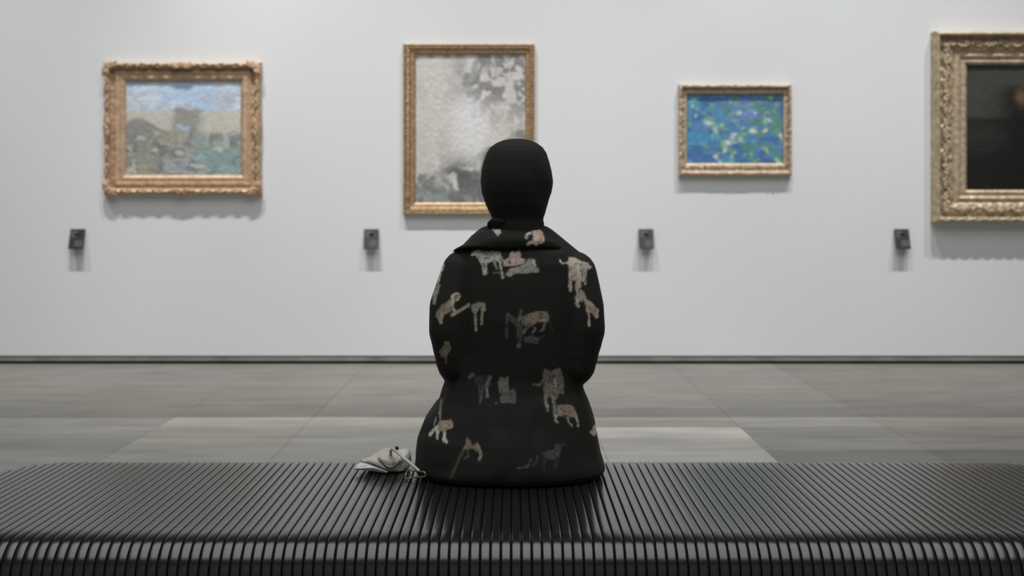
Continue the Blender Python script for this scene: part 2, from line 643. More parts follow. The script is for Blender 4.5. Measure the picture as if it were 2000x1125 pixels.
# --- the printed cats, drawn as polygons and brush strokes in cloth coordinates
def poly_sdf(pts, X, Y):
    p = np.asarray(pts, float)
    d = np.full(X.shape, 1e9)
    inside = np.zeros(X.shape, bool)
    for i in range(len(p)):
        a, b_ = p[i], p[(i + 1) % len(p)]
        e = b_ - a
        wx, wy = X - a[0], Y - a[1]
        t = np.clip((wx * e[0] + wy * e[1]) / (e @ e + 1e-9), 0, 1)
        d = np.minimum(d, (wx - e[0] * t) ** 2 + (wy - e[1] * t) ** 2)
        c = ((a[1] > Y) != (b_[1] > Y))
        with np.errstate(divide='ignore', invalid='ignore'):
            xi = (b_[0] - a[0]) * (Y - a[1]) / (b_[1] - a[1] + 1e-12) + a[0]
        inside ^= c & (X < xi)
    d = np.sqrt(d)
    return np.where(inside, -d, d)


def stroke_sdf(pts, wd, X, Y):
    p = np.asarray(pts, float)
    d = np.full(X.shape, 1e9)
    for a, b_ in zip(p[:-1], p[1:]):
        e = b_ - a
        wx, wy = X - a[0], Y - a[1]
        t = np.clip((wx * e[0] + wy * e[1]) / (e @ e + 1e-9), 0, 1)
        d = np.minimum(d, (wx - e[0] * t) ** 2 + (wy - e[1] * t) ** 2)
    return np.sqrt(d) - wd / 2


PALE, TAN, PINK, GREY = (172, 170, 158), (168, 142, 116), (178, 156, 138), (150, 146, 132)
PRINT = [  # dimmer lower cats hold print colour plus some shading put into it
    # (origin x, origin y, scale, items); item = ('p' polygon | 's' stroke, colour, points, width)
    (900, 430, 8.656, [
        ('p', PALE, [(165, 575), (215, 525), (285, 500), (340, 525), (460, 530), (560, 515), (655, 530), (690, 610), (670, 680), (600, 690), (540, 680), (470, 720), (400, 735), (330, 700), (290, 640), (235, 595), (180, 605)], 0),
        ('p', (150, 145, 120), [(360, 540), (620, 530), (660, 580), (560, 610), (400, 590)], 0),
        ('s', PALE, [(345, 680), (375, 800), (395, 910)], 38), ('s', PALE, [(425, 700), (430, 900)], 40),
        ('s', GREY, [(560, 680), (610, 815)], 34), ('s', PALE, [(650, 650), (680, 780), (690, 880), (715, 965)], 36),
        ('s', PALE, [(660, 560), (700, 660), (760, 735)], 32), ('s', (110, 110, 102), [(560, 885), (670, 885)], 22),
        ('p', PINK, [(710, 680), (800, 640), (820, 570), (860, 520), (920, 530), (990, 505), (1020, 570), (1010, 630), (1080, 660), (1070, 720), (980, 760), (850, 775), (720, 765)], 0),
        ('p', GREY, [(800, 830), (870, 790), (1000, 770), (1100, 720), (1130, 660), (1190, 650), (1260, 660), (1270, 770), (1330, 820), (1310, 880), (1180, 890), (1000, 895), (880, 905), (840, 950), (800, 955), (760, 910)], 0),
        ('s', (205, 203, 195), [(1238, 690), (1242, 730)], 30), ('s', (60, 58, 52), [(825, 690), (835, 730)], 30)]),
    (1040, 470, 5.92, [
        ('s', PALE, [(315, 230), (345, 265), (410, 255)], 20),
        ('p', (172, 160, 142), [(420, 190), (470, 195), (560, 230), (620, 250), (690, 300), (660, 320), (630, 340), (610, 400), (600, 470), (550, 460), (560, 520), (500, 560), (490, 470), (450, 430), (410, 430), (415, 330), (400, 260)], 0),
        ('p', (150, 150, 140), [(560, 240), (650, 285), (600, 420), (555, 440), (560, 330)], 0),
        ('s', (168, 155, 136), [(430, 400), (435, 560)], 36), ('s', GREY, [(510, 450), (510, 600), (495, 650)], 32), ('s', GREY, [(590, 380), (600, 490)], 24),
        ('s', (195, 188, 170), [(520, 300), (530, 360)], 24),
        ('p', (162, 138, 116), [(540, 550), (590, 590), (620, 660), (690, 720), (750, 790), (745, 880), (720, 885), (690, 840), (660, 820), (620, 830), (600, 760), (590, 690), (530, 690), (520, 620)], 0),
        ('s', PALE, [(635, 800), (640, 960)], 26), ('s', PALE, [(515, 660), (500, 720), (520, 745)], 26), ('s', PALE, [(745, 780), (745, 870)], 18)]),
    (830, 500, 5.112, [
        ('s', (165, 160, 145), [(175, 95), (140, 200), (110, 330), (100, 460)], 36), ('p', (140, 132, 112), [(75, 370), (110, 260), (160, 290), (130, 380), (110, 470), (85, 460)], 0),
        ('s', (170, 160, 138), [(312, 402), (313, 403)], 88), ('s', (140, 112, 90), [(316, 404), (317, 405)], 40),
        ('p', (150, 124, 102), [(255, 430), (290, 450), (290, 530), (240, 560), (200, 570), (180, 630), (150, 640), (110, 590), (120, 550), (170, 480)], 0),
        ('s', PALE, [(282, 450), (285, 510), (310, 550)], 24), ('s', (165, 155, 135), [(280, 580), (350, 540), (440, 490)], 30), ('s', GREY, [(175, 560), (170, 650)], 30),
        ('p', (138, 132, 114), [(460, 490), (540, 460), (600, 470), (605, 540), (580, 570), (550, 520), (520, 570), (480, 570), (455, 520)], 0),
        ('s', GREY, [(500, 540), (510, 740)], 28), ('s', (145, 132, 110), [(575, 510), (565, 680)], 27),
        ('p', (132, 112, 86), [(215, 830), (255, 850), (265, 900), (240, 960), (215, 1010), (180, 1000), (140, 950), (180, 900)], 0), ('s', (110, 104, 90), [(215, 980), (215, 1050)], 18)]),
    (960, 580, 10.23, [
        ('s', (70, 70, 68), [(310, 330), (305, 830)], 48), ('s', (84, 84, 82), [(590, 250), (540, 500), (530, 770)], 62), ('s', (72, 72, 70), [(330, 350), (480, 500)], 100),
        ('s', (76, 76, 72), [(600, 530), (580, 800), (555, 950)], 55), ('s', (98, 98, 92), [(548, 965), (550, 966)], 90),
        ('p', (128, 108, 88), [(640, 370), (760, 310), (900, 280), (1110, 285), (1145, 350), (1145, 500), (1000, 490), (900, 500), (820, 560), (740, 590), (660, 560), (560, 440)], 0),
        ('p', (98, 98, 80), [(550, 370), (700, 360), (680, 450), (580, 480)], 0),
        ('s', (112, 110, 98), [(720, 570), (640, 710)], 46), ('s', (108, 106, 98), [(830, 580), (870, 640), (830, 690)], 38), ('s', (108, 106, 98), [(1060, 520), (1045, 640), (980, 670)], 52),
        ('s', (52, 52, 50), [(1150, 480), (1220, 680)], 34), ('s', (150, 146, 126), [(960, 450), (1080, 460)], 50), ('s', (150, 136, 112), [(840, 360), (835, 500)], 36),
        ('p', (80, 80, 76), [(650, 790), (800, 760), (950, 800), (940, 910), (880, 920), (800, 910), (660, 900)], 0), ('s', (60, 60, 58), [(930, 830), (1040, 790)], 30)]),
    (900, 700, 7.5, [
        ('s', (88, 88, 86), [(125, 290), (180, 250)], 52), ('p', (60, 60, 60), [(180, 260), (420, 260), (440, 400), (400, 480), (330, 470), (250, 430), (200, 330)], 0),
        ('s', (112, 112, 110), [(430, 270), (380, 400), (385, 560)], 45), ('s', (70, 70, 68), [(270, 420), (275, 540)], 32), ('s', (82, 82, 80), [(320, 450), (300, 560), (280, 650)], 36),
        ('p', (112, 106, 90), [(570, 280), (640, 290), (700, 260), (690, 380), (710, 440), (700, 500), (570, 520), (545, 420), (545, 340)], 0),
        ('p', (88, 90, 84), [(600, 520), (700, 490), (760, 440), (815, 490), (800, 660), (580, 655), (560, 580)], 0), ('s', (90, 90, 88), [(515, 660), (516, 661)], 26),
        ('p', (108, 104, 90), [(1230, 150), (1330, 200), (1460, 130), (1490, 250), (1510, 330), (1510, 520), (1450, 510), (1430, 560), (1390, 610), (1330, 600), (1300, 560), (1230, 620), (1215, 540), (1210, 430), (1220, 330), (1190, 250)], 0),
        ('p', (92, 80, 66), [(1290, 250), (1400, 260), (1400, 430), (1330, 400), (1290, 330)], 0), ('s', (132, 126, 112), [(1380, 310), (1390, 420)], 40),
        ('s', (108, 106, 98), [(1210, 320), (1170, 390), (1110, 390)], 30), ('s', (108, 106, 98), [(1070, 385), (1072, 386)], 40),
        ('s', (122, 118, 108), [(1240, 600), (1280, 770)], 45), ('s', (118, 114, 104), [(1360, 600), (1385, 840)], 45),
        ('p', (134, 114, 92), [(1420, 690), (1600, 650), (1640, 680), (1690, 790), (1660, 820), (1560, 820), (1480, 840), (1420, 850), (1410, 760)], 0),
        ('s', (142, 140, 132), [(1400, 850), (1385, 910), (1420, 945)], 32), ('s', (136, 134, 126), [(1560, 830), (1570, 900), (1610, 935)], 30), ('s', (142, 140, 132), [(1680, 800), (1700, 930)], 34),
        ('p', (182, 160, 128), [(1870, 1055), (1940, 985), (1995, 1000), (1995, 1115), (1920, 1105)], 0)]),
    (800, 740, 5.625, [
        ('s', (126, 120, 104), [(340, 240), (340, 330), (345, 400)], 24),
        ('p', (158, 134, 110), [(340, 430), (400, 415), (470, 415), (490, 450), (480, 495), (420, 510), (400, 530), (340, 530), (310, 490)], 0),
        ('s', (180, 178, 168), [(310, 500), (235, 580)], 34), ('s', (176, 174, 164), [(330, 530), (320, 600)], 28), ('s', (176, 174, 164), [(400, 540), (395, 600), (420, 630)], 32), ('s', (120, 118, 110), [(300, 410), (280, 480)], 18),
        ('p', (116, 100, 76), [(630, 650), (660, 680), (690, 740), (740, 700), (780, 790), (740, 800), (690, 770), (630, 780), (590, 770)], 0),
        ('s', (134, 128, 112), [(750, 740), (785, 830), (765, 880)], 32), ('s', (70, 68, 60), [(640, 800), (650, 850), (610, 860)], 26), ('s', (72, 70, 60), [(580, 790), (520, 910), (470, 1000)], 36)]),
    (990, 800, 7.03, [
        ('p', (70, 70, 69), [(480, 590), (640, 560), (670, 470), (750, 480), (720, 640), (640, 690), (520, 660)], 0), ('s', (58, 58, 57), [(740, 480), (790, 450)], 32),
        ('s', (78, 77, 74), [(150, 790), (280, 770), (330, 680)], 27), ('s', (60, 60, 58), [(420, 640), (400, 720), (350, 750)], 27), ('s', (50, 50, 50), [(520, 680), (510, 850)], 30), ('s', (50, 50, 50), [(690, 650), (660, 810)], 42)]),
]
COLLAR_PRINT = [(900, 430, 8.656, [
    ('p', PALE, [(510, 140), (660, 135), (685, 210), (620, 265), (580, 210), (530, 170)], 0),
    ('p', (188, 154, 122), [(1175, 125), (1330, 125), (1380, 200), (1415, 300), (1400, 390), (1290, 400), (1220, 380), (1220, 220)], 0),
    ('s', (190, 188, 176), [(1190, 215), (1120, 240), (1105, 300)], 38), ('s', (190, 188, 176), [(1130, 395), (1200, 375), (1290, 400)], 42), ('s', (178, 170, 148), [(1235, 170), (1255, 300), (1245, 370)], 46)])]

KPRINT = 1.55      # print albedo against its look in the photograph
CLOTH = np.array([0.022, 0.022, 0.018])


def paint(x, y, groups, spots=True):
    col = np.tile(CLOTH, (len(x), 1))
    for ox, oy, sc, items in groups:
        for kind, c, pts, wd in items:
            q = np.array(pts, float) / sc + np.array([ox, oy])
            pad = wd / sc / 2 + 4
            m = (x > q[:, 0].min() - pad) & (x < q[:, 0].max() + pad) & (y > q[:, 1].min() - pad) & (y < q[:, 1].max() + pad)
            if not m.any():
                continue
            xx, yy = x[m], y[m]
            jit = (fbm(xx, yy, 0.22, 2) - 0.5) * 3.2
            d = (poly_sdf(q, xx, yy) if kind == 'p' else stroke_sdf(q, wd / sc, xx, yy)) + jit
            a = sstep(1.6, -1.6, d)
            tone = 0.78 + 0.5 * (fbm(xx, yy, 0.14, 2, 3.0))
            sp = sstep(0.60, 0.70, fbm(xx, yy, 0.42, 2, 9.0))
            k = (tone * (1 - 0.55 * sp))[:, None]
            cc = srgb(np.array(c) * 0.72 + np.mean(c) * 0.28) * KPRINT * k
            col[m] = col[m] * (1 - a[:, None]) + cc * a[:, None]
    return col


def cloth_uv(co, dref):
    return 1000 + co[:, 0] * F / dref, 430 + (CAMZ - co[:, 2]) * F / dref


dref = np.interp(co[:, 2], [0.42, 0.55, 0.65, 0.8, 0.95, 1.05], [2.775, 2.785, 2.82, 2.83, 2.845, 2.87])
side = sstep(0.10, 0.17, np.abs(co[:, 0]))
dref = dref + (2.89 - dref) * side * (co[:, 2] > 0.4)
u, v = cloth_uv(co, dref)
back = co[:, 1] < 2.945
col = np.tile(CLOTH, (nv, 1))
col[back] = paint(u[back], v[back], PRINT)
# cloth seen edge-on to that map (flanks of arms and thighs, top of the lap) runs its own way round
ax = np.abs(no)
flank = (ax[:, 0] > 0.93) & (co[:, 1] > 2.945)
lap = (ax[:, 2] > 0.80) & (co[:, 1] > 3.0) & (co[:, 2] < 0.75)
fr = ~back & ~flank & ~lap
uf = 1000 + (co[flank, 1] - 3.02) * 760 + 60 * np.sign(co[flank, 0])
col[flank] = paint(uf, v[flank] + 24, PRINT)
col[lap] = paint(1000 + co[lap, 0] * 760 + 30, 560 + (3.45 - co[lap, 1]) * 760, PRINT)
_fr = fr                                    # the same cloth goes on round the front, mirrored and slid along
col[fr] = paint(2000 - u[fr] + 14, np.where(v[fr] > 930, 440 + (v[fr] - 440) % 480, v[fr]), PRINT)


def set_col(mesh, name, c):
    a = mesh.attributes.new(name, 'FLOAT_COLOR', 'POINT')
    buf = np.ones((len(c), 4), np.float32)
    buf[:, :3] = c
    a.data.foreach_set('color', buf.ravel())


set_col(robe_m, 'cloth_print', col)
M_robe = attr_mat('printed_black_cloth', 'cloth_print', 0.72, 0.22, 0.12, 600, sheen=0.02)
robe_m.materials.clear()
robe = add('robe', shift(robe_m, person), M_robe, person)

# --- collar lying open over the shoulders
CR = [(446, 962, 1060, 2.868, 3.02), (449, 942, 1062, 2.858, 3.03), (453, 930, 1066, 2.850, 3.04), (461, 920, 1076, 2.842, 3.05),
      (471, 911, 1089, 2.836, 3.055), (480, 902, 1099, 2.834, 3.06), (487, 888, 1105, 2.836, 3.06), (490.5, 884, 1106, 2.837, 3.06), (492, 889, 1102, 2.842, 3.055),
      (482, 906, 1090, 2.846, 3.04), (466, 932, 1072, 2.865, 3.03), (452, 960, 1058, 2.875, 3.015)]
rings = [ring_px(*c, dc=2.935, n=220) for c in CR]
for i_, r_ in enumerate(rings):
    r_[:, 2] += 0.013 * sstep(2.93, 2.85, r_[:, 1]) * min(1.0, max(0.0, (CR[i_][0] - 452) / 25.0)) * (i_ < 10)
fine = []
for a, b_ in zip(rings[:-1], rings[1:]):
    n_ = max(1, int(np.abs(a - b_).max() / 0.003))
    for t in np.linspace(0, 1, n_, endpoint=False):
        fine.append(a * (1 - t) + b_ * t)
fine.append(rings[-1])
V, Q = loft(fine, cap=False)
n_ = 220
L = (len(fine) - 1) * n_
Q += [(L + j, L + (j + 1) % n_, (j + 1) % n_, j) for j in range(n_)]
V = np.asarray(V)
wob = (noise3(V * np.array([22, 22, 10.0])) - 0.5) * 0.006
V[:, 1] += wob
cm = mesh_np('collar', V, Q)
uu, vv_ = cloth_uv(V, np.full(len(V), 2.85))
cc = np.tile(CLOTH, (len(V), 1))
bk = V[:, 1] < 2.935
cc[bk] = paint(uu[bk], vv_[bk], COLLAR_PRINT)
set_col(cm, 'cloth_print', cc)
add('collar', shift(cm, person), M_robe, person)

# --- headscarf
HS = [(273.5, 1004, 1012, .010, .010), (274.6, 994, 1025, .030, .027), (277, 982, 1037, .049, .045), (282, 970, 1048, .067, .062), (288.5, 961, 1057, .083, .076),
      (291, 958.5, 1059.5, .091, .080), (300, 953, 1066, .103, .09), (316, 947.5, 1071.5, .112, .10), (335, 943, 1075.5, .117, .106), (355, 941.5, 1077, .118, .109),
      (376, 943.5, 1074.5, .113, .107), (399, 951, 1069, .102, .103), (415, 958.5, 1063, .089, .098), (424, 963, 1059, .081, .094), (430, 962, 1058.5, .079, .090),
      (436, 958.5, 1060, .080, .087), (441, 960, 1060, .080, .085), (448, 962, 1060, .080, .085), (462, 956, 1064, .079, .088), (478, 945, 1072, .076, .092)]
rings = [ring_px(y, a, b_, 2.94 - db, 2.94 + df, dc=2.94, n=96, e=2.08) for (y, a, b_, db, df) in HS]
dense = []
for i in range(len(rings) - 1):
    for t in np.linspace(0, 1, 4, endpoint=False):
        dense.append(rings[i] * (1 - t) + rings[i + 1] * t)
dense.append(rings[-1])
V, Q = loft(dense, cap=False)
V = np.asarray(V)
rad = V - np.array([0.012, 2.94, 1.17])
rad /= np.linalg.norm(rad, axis=1)[:, None]
dr = 0.0016 * np.sin((V[:, 0] * 0.8 + (V[:, 2] - 1.17) * 0.55) * 95) * sstep(0.0, 0.06, V[:, 0]) * sstep(1.28, 1.24, V[:, 2])
dr += 0.0025 * (noise3(V * np.array([14, 14, 9.0])) - 0.5) * sstep(1.285, 1.25, V[:, 2])
V = V + rad * dr[:, None]
cen = np.array([V[list(q)].mean(0) for q in Q])
opening = (((cen[:, 0] - 0.012) / 0.056) ** 2 + ((cen[:, 2] - 1.163) / 0.084) ** 2 < 1) & (cen[:, 1] > 2.96)
Q = [q for q, k_ in zip(Q, opening) if not k_]
sm = mesh_np('headscarf', V, Q)
hs = add('headscarf', shift(sm, person), M_scarf, person)
sol = hs.modifiers.new('thick', 'SOLIDIFY')
sol.thickness, sol.offset = 0.003, -1
# loose tuck of cloth at the nape
V, Q = tube(curve([px(958, 446, 2.90), px(957, 437, 2.885), px(966, 431, 2.872), px(985, 433, 2.862)], 14), np.array([.003, .005, .006, .007, .007, .007, .007, .007, .007, .007, .006, .006, .005, .003]), 10)
add('scarf_tuck', shift(mesh_np('scarf_tuck', V, Q), person), M_scarf, hs).location = (0, 0, 0)

# --- body under the cloth: head with a face, hands resting in the lap, legs to the floor
hx = 0.012
HD = [(1.277, .012, .02, .02), (1.272, .035, .045, .045), (1.258, .055, .070, .068), (1.235, .068, .090, .082), (1.205, .074, .097, .090), (1.175, .074, .096, .091),
      (1.15, .071, .090, .090), (1.125, .066, .078, .089), (1.10, .058, .060, .088), (1.08, .045, .045, .082), (1.066, .028, .03, .072), (1.06, .012, .015, .06)]
th = np.linspace(0, 2 * math.pi, 48, endpoint=False)
rings = []
for z, hw, hb, hf in HD:
    rings.append(np.stack([hx + np.cos(th) * hw, 2.955 + np.sin(th) * np.where(np.sin(th) < 0, hb, hf), np.full(48, z)], 1))
bp = [loft(rings[::-1])]
bp.append(cone((hx, 3.046, 1.178), .008, (hx, 3.062, 1.142), .012))                       # nose
bp += [cone((hx + s * .008, 3.052, 1.139), .008, (hx + s * .011, 3.05, 1.138), .007) for s in (-1, 1)]
bp += [cone((hx + s * .014, 3.036, 1.186), .009, (hx + s * .046, 3.020, 1.187), .008) for s in (-1, 1)]   # brows
bp.append(cone((hx - .018, 3.038, 1.113), .0055, (hx + .018, 3.038, 1.113), .0055))       # upper lip
bp.append(cone((hx - .014, 3.037, 1.104), .006, (hx + .014, 3.037, 1.104), .006))
bp += [cone((hx + s * .074, 2.95, 1.185), .012, (hx + s * .074, 2.955, 1.150), .009) for s in (-1, 1)]    # ears
bp += [cone((hx, 2.94, 1.11), .048, (0.008, 2.935, 1.01), .054), cone((0.006, 2.94, .99), .085, (0, 2.95, .80), .095),
       cone((0, 2.95, .80), .095, (0, 2.96, .56), .10), cone((-.06, 2.94, .96), .07, (.06, 2.94, .96), .07)]
for s, ch in ((-1, chain_l), (1, chain_r)):
    sh, el_ = np.array(ch[0][0]), np.array(ch[-1][0])
    wr = np.array(WR[s])
    bp += [cone((0.005 + s * .05, 2.94, .985), .05, sh, .047), cone(sh, .046, el_, .037), cone(el_, .037, wr, .024)]
    # hand: palm, four fingers, thumb, curled over the thigh
    fwd = np.array([-s * 0.35, 0.93, -0.12]); fwd /= np.linalg.norm(fwd)
    lat = np.array([-s * 0.93, -0.35, 0.05])
    lat /= np.linalg.norm(lat)
    dn = np.array([0, 0, -1.0])
    k0 = wr + fwd * .085
    for f_ in (-.027, -.009, .009, .027):
        bp.append(cone(wr + lat * f_ * .6, .014, k0 + lat * f_, .0125, 12))
    for f_, ln in ((-.029, .062), (-.010, .074), (.010, .078), (.029, .070)):
        a = k0 + lat * f_
        b1 = a + fwd * ln * .45 + dn * .004
        b2 = b1 + fwd * ln * .32 + dn * ln * .16
        b3 = b2 + fwd * ln * .18 + dn * ln * .18
        bp += [cone(a, .0095, b1, .0088, 12), cone(b1, .0088, b2, .0080, 12), cone(b2, .0080, b3, .0070, 12)]
    t0 = wr + fwd * .025 + lat * .026
    t1 = t0 + fwd * .032 + lat * .022 + dn * .008
    t2 = t1 + fwd * .03 + lat * .004 + dn * .006
    bp += [cone(t0, .014, t1, .0105, 12), cone(t1, .0105, t2, .0085, 12)]
    hip, kn, an = (s * .10, 2.99, .515), (s * .115, 3.375, .505), (s * .105, 3.33, .085)
    bp += [cone(hip, .075, kn, .055), cone(kn, .053, an, .033), cone(an, .033, (s * .11, 3.43, .04), .026)]
body_m = remesh('body', bp, 0.004, 3)
body_m.materials.clear()
body_o = add('body', shift(body_m, person), M_skin, person)


def ball(x, y, z, rx, ry, rz, n=16):
    V, Q = loft([np.stack([x + rx * math.sin(q) * np.cos(np.linspace(0, 2 * math.pi, n, endpoint=False)),
                           y + ry * math.sin(q) * np.sin(np.linspace(0, 2 * math.pi, n, endpoint=False)), np.full(n, z - rz * math.cos(q))], 1) for q in np.linspace(.08, math.pi - .08, 10)])
    return V, Q


M_eye = simple('eye_white', (0.7, 0.68, 0.65), 0.3)
M_iris = simple('iris_brown', (0.03, 0.018, 0.012), 0.2)
for s in (-1, 1):
    add('eye', shift(mesh_np('eye', *ball(hx + s * .030, 3.0335, 1.170, .0115, .006, .0060)), person), M_eye, body_o)
    add('iris', shift(mesh_np('iris', *ball(hx + s * .030, 3.0375, 1.170, .0050, .0032, .0052)), person), M_iris, body_o)
for s in (-1, 1):
    rings = []
    for y, hw, z1 in ((3.285, .018, .06), (3.295, .030, .085), (3.33, .036, .095), (3.38, .040, .085), (3.44, .046, .065), (3.49, .042, .05), (3.525, .025, .035), (3.535, .010, .02)):
        t_ = np.linspace(0, 2 * math.pi, 24, endpoint=False)
        rings.append(np.stack([s * (.107 + .03 * (y - 3.29)) + np.cos(t_) * hw, np.full(24, y), 0.002 + np.maximum(np.sin(t_) * .5 + .5, 0.0) ** .8 * z1], 1))
    add('shoe', shift(mesh_np('shoe', *loft(rings)), person), M_shoe, person)

# ------------------------------------------------------------------ bag beside the person
bag = empty('crumpled_handbag', (px(745, 920, 2.95)[0], 2.95, BT), 'small crumpled cream handbag with strap lying on the bench', 'handbag')


def blob(cx, cy, cz, rx, ry, rz, seed, amp=0.25, e=2.6, nseg=44, nring=24, taper=0.0):
    V = []
    for i in range(nring + 1):
        ph = -math.pi / 2 + math.pi * i / nring
        for j in range(nseg):
            t_ = 2 * math.pi * j / nseg
            c_, s_ = math.cos(ph), math.sin(ph)
            f_ = lambda q: math.copysign(abs(q) ** (2 / e), q)
            V.append((f_(c_) * f_(math.cos(t_)), f_(c_) * f_(math.sin(t_)), f_(s_)))
    V = np.array(V)
    n1 = noise3(V * 1.7 + seed) - 0.5
    n2 = np.abs(noise3(V * np.array([4.5, 2.5, 3.0]) + seed * 3) - 0.5)
    V = V * (1 + amp * n1 - amp * 1.1 * n2)[:, None]
    if taper:
        V[:, 2] *= 1 - taper * np.clip(-V[:, 0], 0, 1)
        V[:, 1] *= 1 - 0.6 * taper * np.clip(-V[:, 0], 0, 1)
    V = V * np.array([rx, ry, rz]) + np.array([cx, cy, cz])
    Q = []
    for i in range(nring):
        for j in range(nseg):
            k_ = (j + 1) % nseg
            Q.append((i * nseg + j, i * nseg + k_, (i + 1) * nseg + k_, (i + 1) * nseg + j))
    return V, Q


def floor_to(V, z):
    V[:, 2] = np.maximum(V[:, 2], z)
    return V


V, Q = blob(*px(752, 903, 2.985), .066, .055, .030, 2.0, 0.35, taper=0.55)
add('body', shift(mesh_np('bag_body', floor_to(V, BT + .001), Q), bag), M_cream, bag)
V, Q = blob(*px(786, 899, 2.98), .024, .035, .026, 5.0, 0.3)
add('gusset', shift(mesh_np('bag_gusset', floor_to(V, BT + .001), Q), bag), M_white, bag)


def leaf(path_a, path_b, bulge, n=18, m=8, thick=0.004):
    """soft sheet between two edges, puffed out towards the viewer"""
    A, B = curve(path_a, n), curve(path_b, n)
    top, bot = [], []
    for i in range(n):
        for j in range(m):
            t_ = j / (m - 1)
            p = A[i] * (1 - t_) + B[i] * t_
            s_ = math.sin(math.pi * t_) * math.sin(math.pi * (i + .5) / n) ** .6
            top.append(p + np.array([0, -bulge * s_, 0.25 * bulge * s_]))
            bot.append(p + np.array([0, thick + bulge * .4 * s_, -0.001]))
    Q = []
    N = n * m
    for i in range(n - 1):
        for j in range(m - 1):
            a = i * m + j
            Q.append((a, a + m, a + m + 1, a + 1))
            Q.append((N + a, N + a + 1, N + a + m + 1, N + a + m))
    for i in range(n - 1):
        for j in (0, m - 1):
            a = i * m + j
            Q.append((a, N + a, N + a + m, a + m))
    for j in range(m - 1):
        for i in (0, n - 1):
            a = i * m + j
            Q.append((a, a + 1, N + a + 1, N + a))
    return np.array(top + bot), Q


d_ = 2.925
V, Q = leaf([px(691.5, 914, d_), px(712, 911, d_), px(728, 906.5, d_ + .01), (px(757, 920, d_))], [px(692, 917.5, d_), px(712, 918.5, d_), px(735, 920.5, d_), px(756, 924, d_)], .012)
add('front_flap', shift(mesh_np('bag_front_flap', floor_to(V, BT + .001), Q), bag), M_white, bag)
V, Q = leaf([px(695, 909, d_ + .03), px(705, 903, d_ + .03), px(722, 901, d_ + .03), px(738, 902, d_ + .03)], [px(695, 913, d_ + .005), px(707, 911, d_ + .004), px(722, 908, d_ + .004), px(735, 907, d_ + .004)], .007)
add('inner_flap', shift(mesh_np('bag_inner_flap', V, Q), bag), M_white, bag)
V, Q = leaf([px(706, 900, d_ + .03), px(722, 893, d_ + .03), px(737, 893, d_ + .02), px(748, 899, d_ + .01)], [px(708, 903, d_ + .02), px(724, 904, d_ + .0), px(742, 911, d_ - .005), px(758, 918, d_ - .002)], .010)
add('gathered_flap', shift(mesh_np('bag_gathered_flap', V, Q), bag), M_cream, bag)
V, Q = leaf([px(737, 895, d_ + .0), px(742, 900, d_ - .004), px(748, 907, d_ - .004), px(755, 913, d_ - .004)], [px(741, 893.5, d_ + .0), px(748, 899, d_ - .004), px(752, 906, d_ - .004), px(757, 912.5, d_ - .004)], .003, thick=.003)
add('shaded_fold', shift(mesh_np('bag_fold', V, Q), bag), M_tan, bag)  # brown fold, its shadow put into the tan colour
V, Q = leaf([px(738, 886.5, d_ + .02), px(752, 884, d_ + .02), px(765, 888, d_ + .015), px(778, 900, d_ + .01)], [px(745, 897, d_ - .005), px(755, 910, d_ - .008), px(765, 912, d_ - .008), px(776, 906, d_)], .012)
add('main_flap', shift(mesh_np('bag_main_flap', V, Q), bag), M_cream, bag)
strap_p = curve([px(764, 892, d_ + .02), px(763, 882, d_ - .0), px(768, 877, d_ - .012), px(777, 884, d_ - .02), px(792, 897, d_ - .04), px(808, 910, d_ - .075), px(819, 920, d_ - .10)], 40)
V, Q = tube(strap_p, np.interp(np.arange(40), [0, 8, 14, 25, 39], [.0035, .004, .0046, .0052, .0035]), 12, flat=0.75)
add('strap', shift(mesh_np('bag_strap', V, Q), bag), M_strap, bag)
V, Q = blob(*px(774.8, 875.5, d_ - .012), .0055, .0055, .0055, 1.0, 0.05, e=2.0, nseg=24, nring=14)
add('knob', shift(mesh_np('bag_knob', V, Q), bag), M_knob, bag)
zr = BT + .0035


def on_bench(x, y):
    d = F * (CAMZ - zr) / (y - 430)
    return ((x - 1000) * d / F, d, zr)


ring_p = [px(*q) for q in ((790.5, 933.5, 2.862), (793, 926, 2.865), (798, 918, 2.88), (812, 920, 2.845), (828, 922, 2.822), (831, 927, 2.820), (828, 931, 2.822), (810, 932.5, 2.85), (796, 935, 2.856), (790.5, 933.5, 2.862))]
V, Q = tube(curve(ring_p, 60), .0022, 8, cap=False)
add('ring', shift(mesh_np('bag_ring', V, Q), bag), M_steel, bag)

# ------------------------------------------------------------------ paintings
def wallpt(x, y, h):
    return px(x, y, WALL - h)


